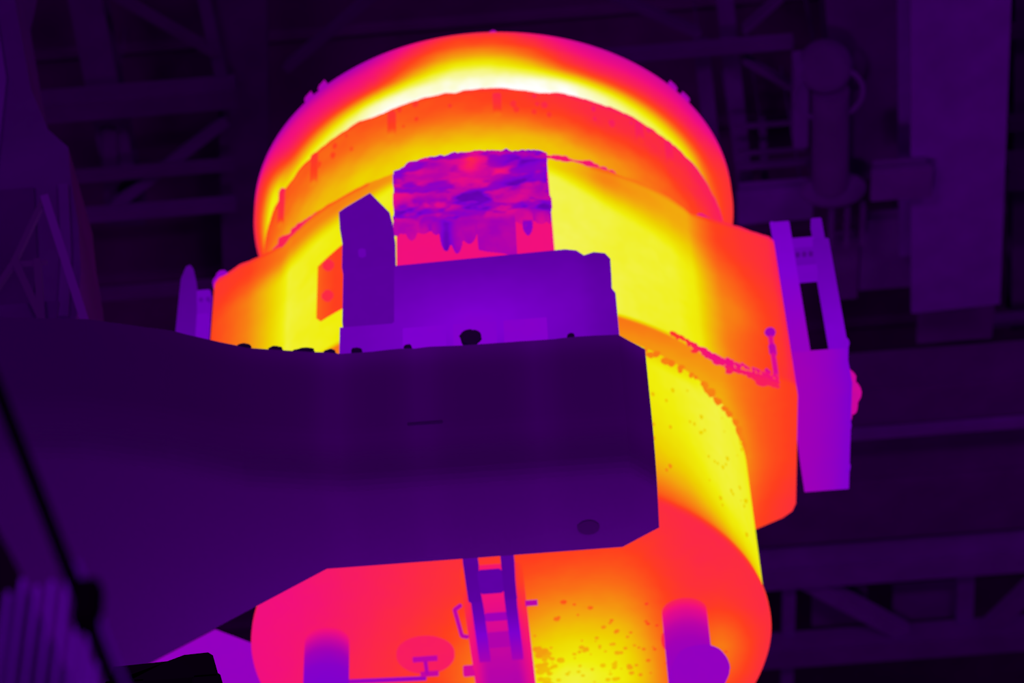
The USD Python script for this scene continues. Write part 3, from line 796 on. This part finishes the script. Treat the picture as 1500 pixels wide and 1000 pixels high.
part(ARM, 'arm_beam', armm, heated('arm_steel', .155), arm_temp)
part(ARM, 'drain_cap', rod((.68, -2.66, -1.005), (.68, -2.66, -.97), .075, 24), cold(.12))
part(ARM, 'slot', chamfered(-.45, -.22, -3.515, -3.48, -.715, -.695, .004), cold(.15))
part(ARM, 'turret_column', [tcyl(radius=1.5, height=12.1, sections=48, transform=trimesh.transformations.translation_matrix([-7.2, -1.6, -6.95]))], cold(.13))
# slag fallen on the arm's ledge
LG = []
for k, (x, w, hh) in enumerate([(-.02, .075, .075), (-.80, .04, .02), (-.45, .03, .015), (.66, .025, .015), (-1.15, .07, .008), (-1.34, .045, .006), (-.98, .04, .010), (-1.55, .05, .004)]):
    y = np.interp(x, xs, yf) + .045
    o = thing('slag_lump', None, 'slag', (x, y, 0.0), group='slag lumps on the arm ledge')
    part(o, 'clinker', lump((x, y, hh * .9 + .012), 1, 800 + k, (w, .03, hh), .35, 2), cold(.12))
    part(o, 'crumb', lump((x + w * .9, y + .01, .014), .010, 830 + k, (1, .7, .7), .3, 1), cold(.12))
    LG.append(o)
for o, l in zip(LG, ['dark pointed slag lump on the arm ledge below the saddle centre', 'dark flat slag lump on the arm ledge at the saddle left end',
                     'tiny dark slag crumb on the arm ledge between the flat and the pointed lump', 'tiny dark slag crumb on the arm ledge near the saddle right end',
                     'dark slag lump on the arm ledge second to the left of the saddle', 'dark slag lump on the arm ledge third to the left of the saddle',
                     'dark slag lump on the arm ledge just left of the saddle', 'dark slag lump on the arm ledge farthest left of the saddle']):
    meta(o, l)

SAD = thing('trunnion_saddle', 'violet steel saddle block with pointed post holding the trunnion on the arm', 'saddle', (0, -3.0, 0))
WV = warm(.34, .86, 'warm_saddle_steel'); WP = warm(.285, .9, 'warm_post_steel')
poly = [(-.94, .012), (.99, .012), (.99, .55), (.965, .60), (.975, .89), (.94, .95), (.86, .97), (.79, .945), (.74, 1.0), (.66, 1.02), (.5, 1.015), (-.56, .985), (-.56, .95), (-.9, .95), (-.9, .42), (-.94, .42)]
part(SAD, 'front_plate', prism_xz(poly, -3.30, -3.14, .08), HOT,
     lambda v: .33 + .055 * np.exp(-((v[:, 0] - .02) / .62) ** 2 - ((v[:, 2] - .35) / .35) ** 2) + .012 * (meshkit.fbm(v * 2, 2, 1) - .5) - .015 * sstep(.7, 1.0, v[:, 2]) - .02 * sstep(.7, .9, v[:, 0]), label='violet front plate of the saddle')
part(SAD, 'back_plate', prism_xz([(-.9, .02), (.95, .02), (.95, .54), (-.9, .54)], -2.62, -2.50), cold(.3))
part(SAD, 'bearing_block', chamfered(-.9, .95, -3.14, -2.62, .012, .55, .02), cold(.3))
pst = part(SAD, 'guide_post', prism_xz([(-.925, .95), (-.925, 1.25), (-.945, 1.34), (-.955, 1.52), (-.915, 1.56), (-.73, 1.70), (-.585, 1.475), (-.565, 1.36), (-.56, .95)], -3.36, -3.16, .1), HOT, .295, label='darker pointed guide post at the saddle left end')
part(pst, 'post_foot', chamfered(-.92, -.56, -3.34, -3.2, .42, .98, .015), HOT, .298)
part(pst, 'bolt_head', rod((-.78, -3.40, 1.06), (-.78, -3.33, 1.06), .03, 6), HOT, .33)
for k, x in enumerate((-.35, .0, .35)):
    pl = chamfered(x - .15, x + .15, -3.312, -3.29, .13, .36, .005)
    part(SAD, 'cover_plate', pl, HOT, .382 + .006 * k, label='flat cover plate on the saddle front')

# guard frame standing on the arm
GF = thing('guard_frame', 'thin violet triangular guard frame standing on the arm at left', 'guard frame', (-3.1, -3.3, 0))
GM = warm(.25, .35, 'guard_frame_paint'); GM2 = warm(.19, .35, 'guard_frame_painted_shade')  # both glow faintly; the second has shade put into its colour
T0, T1 = (-3.20, -3.2, 2.10), (-2.72, -3.2, .58)
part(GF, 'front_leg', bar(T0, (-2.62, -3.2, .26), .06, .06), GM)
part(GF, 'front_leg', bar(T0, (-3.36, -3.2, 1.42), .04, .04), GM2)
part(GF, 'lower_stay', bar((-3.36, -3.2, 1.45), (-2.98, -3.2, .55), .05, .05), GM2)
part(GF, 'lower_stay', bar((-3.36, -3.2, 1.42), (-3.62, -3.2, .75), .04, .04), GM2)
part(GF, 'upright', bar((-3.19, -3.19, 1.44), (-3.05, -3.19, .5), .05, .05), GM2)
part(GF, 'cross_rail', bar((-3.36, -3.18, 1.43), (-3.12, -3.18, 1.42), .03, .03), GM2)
part(GF, 'base_plate', chamfered(-3.9, -2.5, -3.3, -3.1, .015, .28, .02), cold(.16))
part(GF, 'kick_plate', chamfered(-3.95, -3.0, -3.16, -3.12, .26, 1.05, .01), cold(.17))

# the broad housing above the arm at the left edge
hp = [(-5.6, 8.2), (-4.16, 8.2), (-4.22, 6.62), (-4.01, 5.61), (-3.78, 4.57), (-3.58, 4.03), (-3.39, 3.79), (-3.32, 3.33), (-3.22, 2.84), (-3.15, 2.29), (-3.14, 1.77), (-3.2, .02), (-5.6, .02)]
HS = thing('hood_housing', 'broad dim violet housing standing on the arm at the left edge', 'housing', (-4.3, -1.8, 0))
part(HS, 'body', prism_xz(hp, -2.2, -1.2), cold(.155, 1.5))
part(HS, 'upper_panel', prism_xz([(-5.5, 8.1), (-4.30, 8.1), (-4.36, 6.5), (-4.19, 5.6), (-4.0, 4.7), (-3.95, 3.5), (-5.5, 3.5)], -2.24, -2.19), cold(.18, 1.6))
part(HS, 'lower_panel', prism_xz([(-5.4, 3.3), (-3.62, 3.3), (-3.5, 2.4), (-3.48, .2), (-5.4, .2)], -2.23, -2.19), cold(.14, 1.4))
part(HS, 'edge_strip', prism_xz([(-3.42, 3.3), (-3.34, 3.3), (-3.24, 2.5), (-3.2, 1.8), (-3.28, 1.8), (-3.32, 2.5)], -2.24, -2.19), cold(.17, 1.5))

# warm plate behind the arm, bottom left
PL = thing('deflector_plate', 'flat magenta-violet plate behind the arm between dark portal and ladle bottom', 'plate', (-2.6, 1.2, -.5))
part(PL, 'sheet', prism_xz([(-2.56, 1.14), (-3.4, .66), (-3.4, -1.2), (-2.08, -1.2), (-2.08, .86), (-2.17, .93)], 1.0, 1.08), HOT, .425)
part(PL, 'stiffener', chamfered(-3.3, -2.15, 1.08, 1.2, -.9, -.75, .01), HOT, .40)

# ================================================================ near the camera, lower left
PO = thing('dark_portal', 'near-black steel portal frame in front of the violet plate at the lower left', 'frame', (-1.38, -6, -13))
BK = cold(.045)
part(PO, 'head_beam', prism_xz([(-1.64, -4.47), (-1.62, -4.325), (-1.36, -4.315), (-1.28, -4.285), (-1.165, -4.28), (-1.14, -4.30), (-1.115, -4.42), (-1.64, -4.42)], -6.0, -5.7), BK)
part(PO, 'leg', chamfered(-1.235, -1.10, -6, -5.72, -13, -4.40, .01), BK)
part(PO, 'leg', chamfered(-1.66, -1.46, -6, -5.72, -13, -4.40, .01), BK)

ST = thing('stair_railing', 'dark blurred stair handrail with upright violet balusters near the camera at lower left', 'railing', (-.2, -11.8, -13))
d0, d1 = np.array([-.43, -11.8, -7.89]), np.array([-.14, -11.8, -8.63])
dr = (d1 - d0)
e0, e1 = d0 - dr * .8, d0 + dr * 6.8
part(ST, 'handrail', bar(e0, e1, .040, .026), cold(.012))
part(ST, 'rail_highlight', bar(d0 + dr * .62 + [.018, .01, .012], d0 + dr * 2.2 + [.018, .01, .012], .008, .008), cold(.26, 3.0))  # bright bar standing in for the highlight along the rail
part(ST, 'post_clamp', chamfered(-.225, -.175, -11.83, -11.77, -8.50, -8.40, .01), cold(.02))
BAL = cold(.24, 2.2)
for k, (x, zt) in enumerate([(-.455, -8.17), (-.428, -8.14), (-.398, -8.16), (-.368, -8.15), (-.338, -8.15), (-.31, -8.22), (-.285, -8.29), (-.262, -8.36)]):
    part(ST, 'baluster', bar((x + .008, -11.5, zt), (x + .008, -11.5, -10.6), .009, .009), BAL)
part(ST, 'back_sheet', prism_xz([(-1.0, -7.0), (-.47, -8.02), (-.245, -8.5), (-.20, -8.72), (.5, -10.6), (-1.0, -10.6)], -11.42, -11.40), cold(.05))
part(ST, 'stringer', bar((-1.0, -11.5, -9.6), (.85, -11.5, -13.0), .06, .25), cold(.05))
part(ST, 'post', chamfered(-.95, -.89, -11.55, -11.49, -13, -7.0, .01), cold(.05))
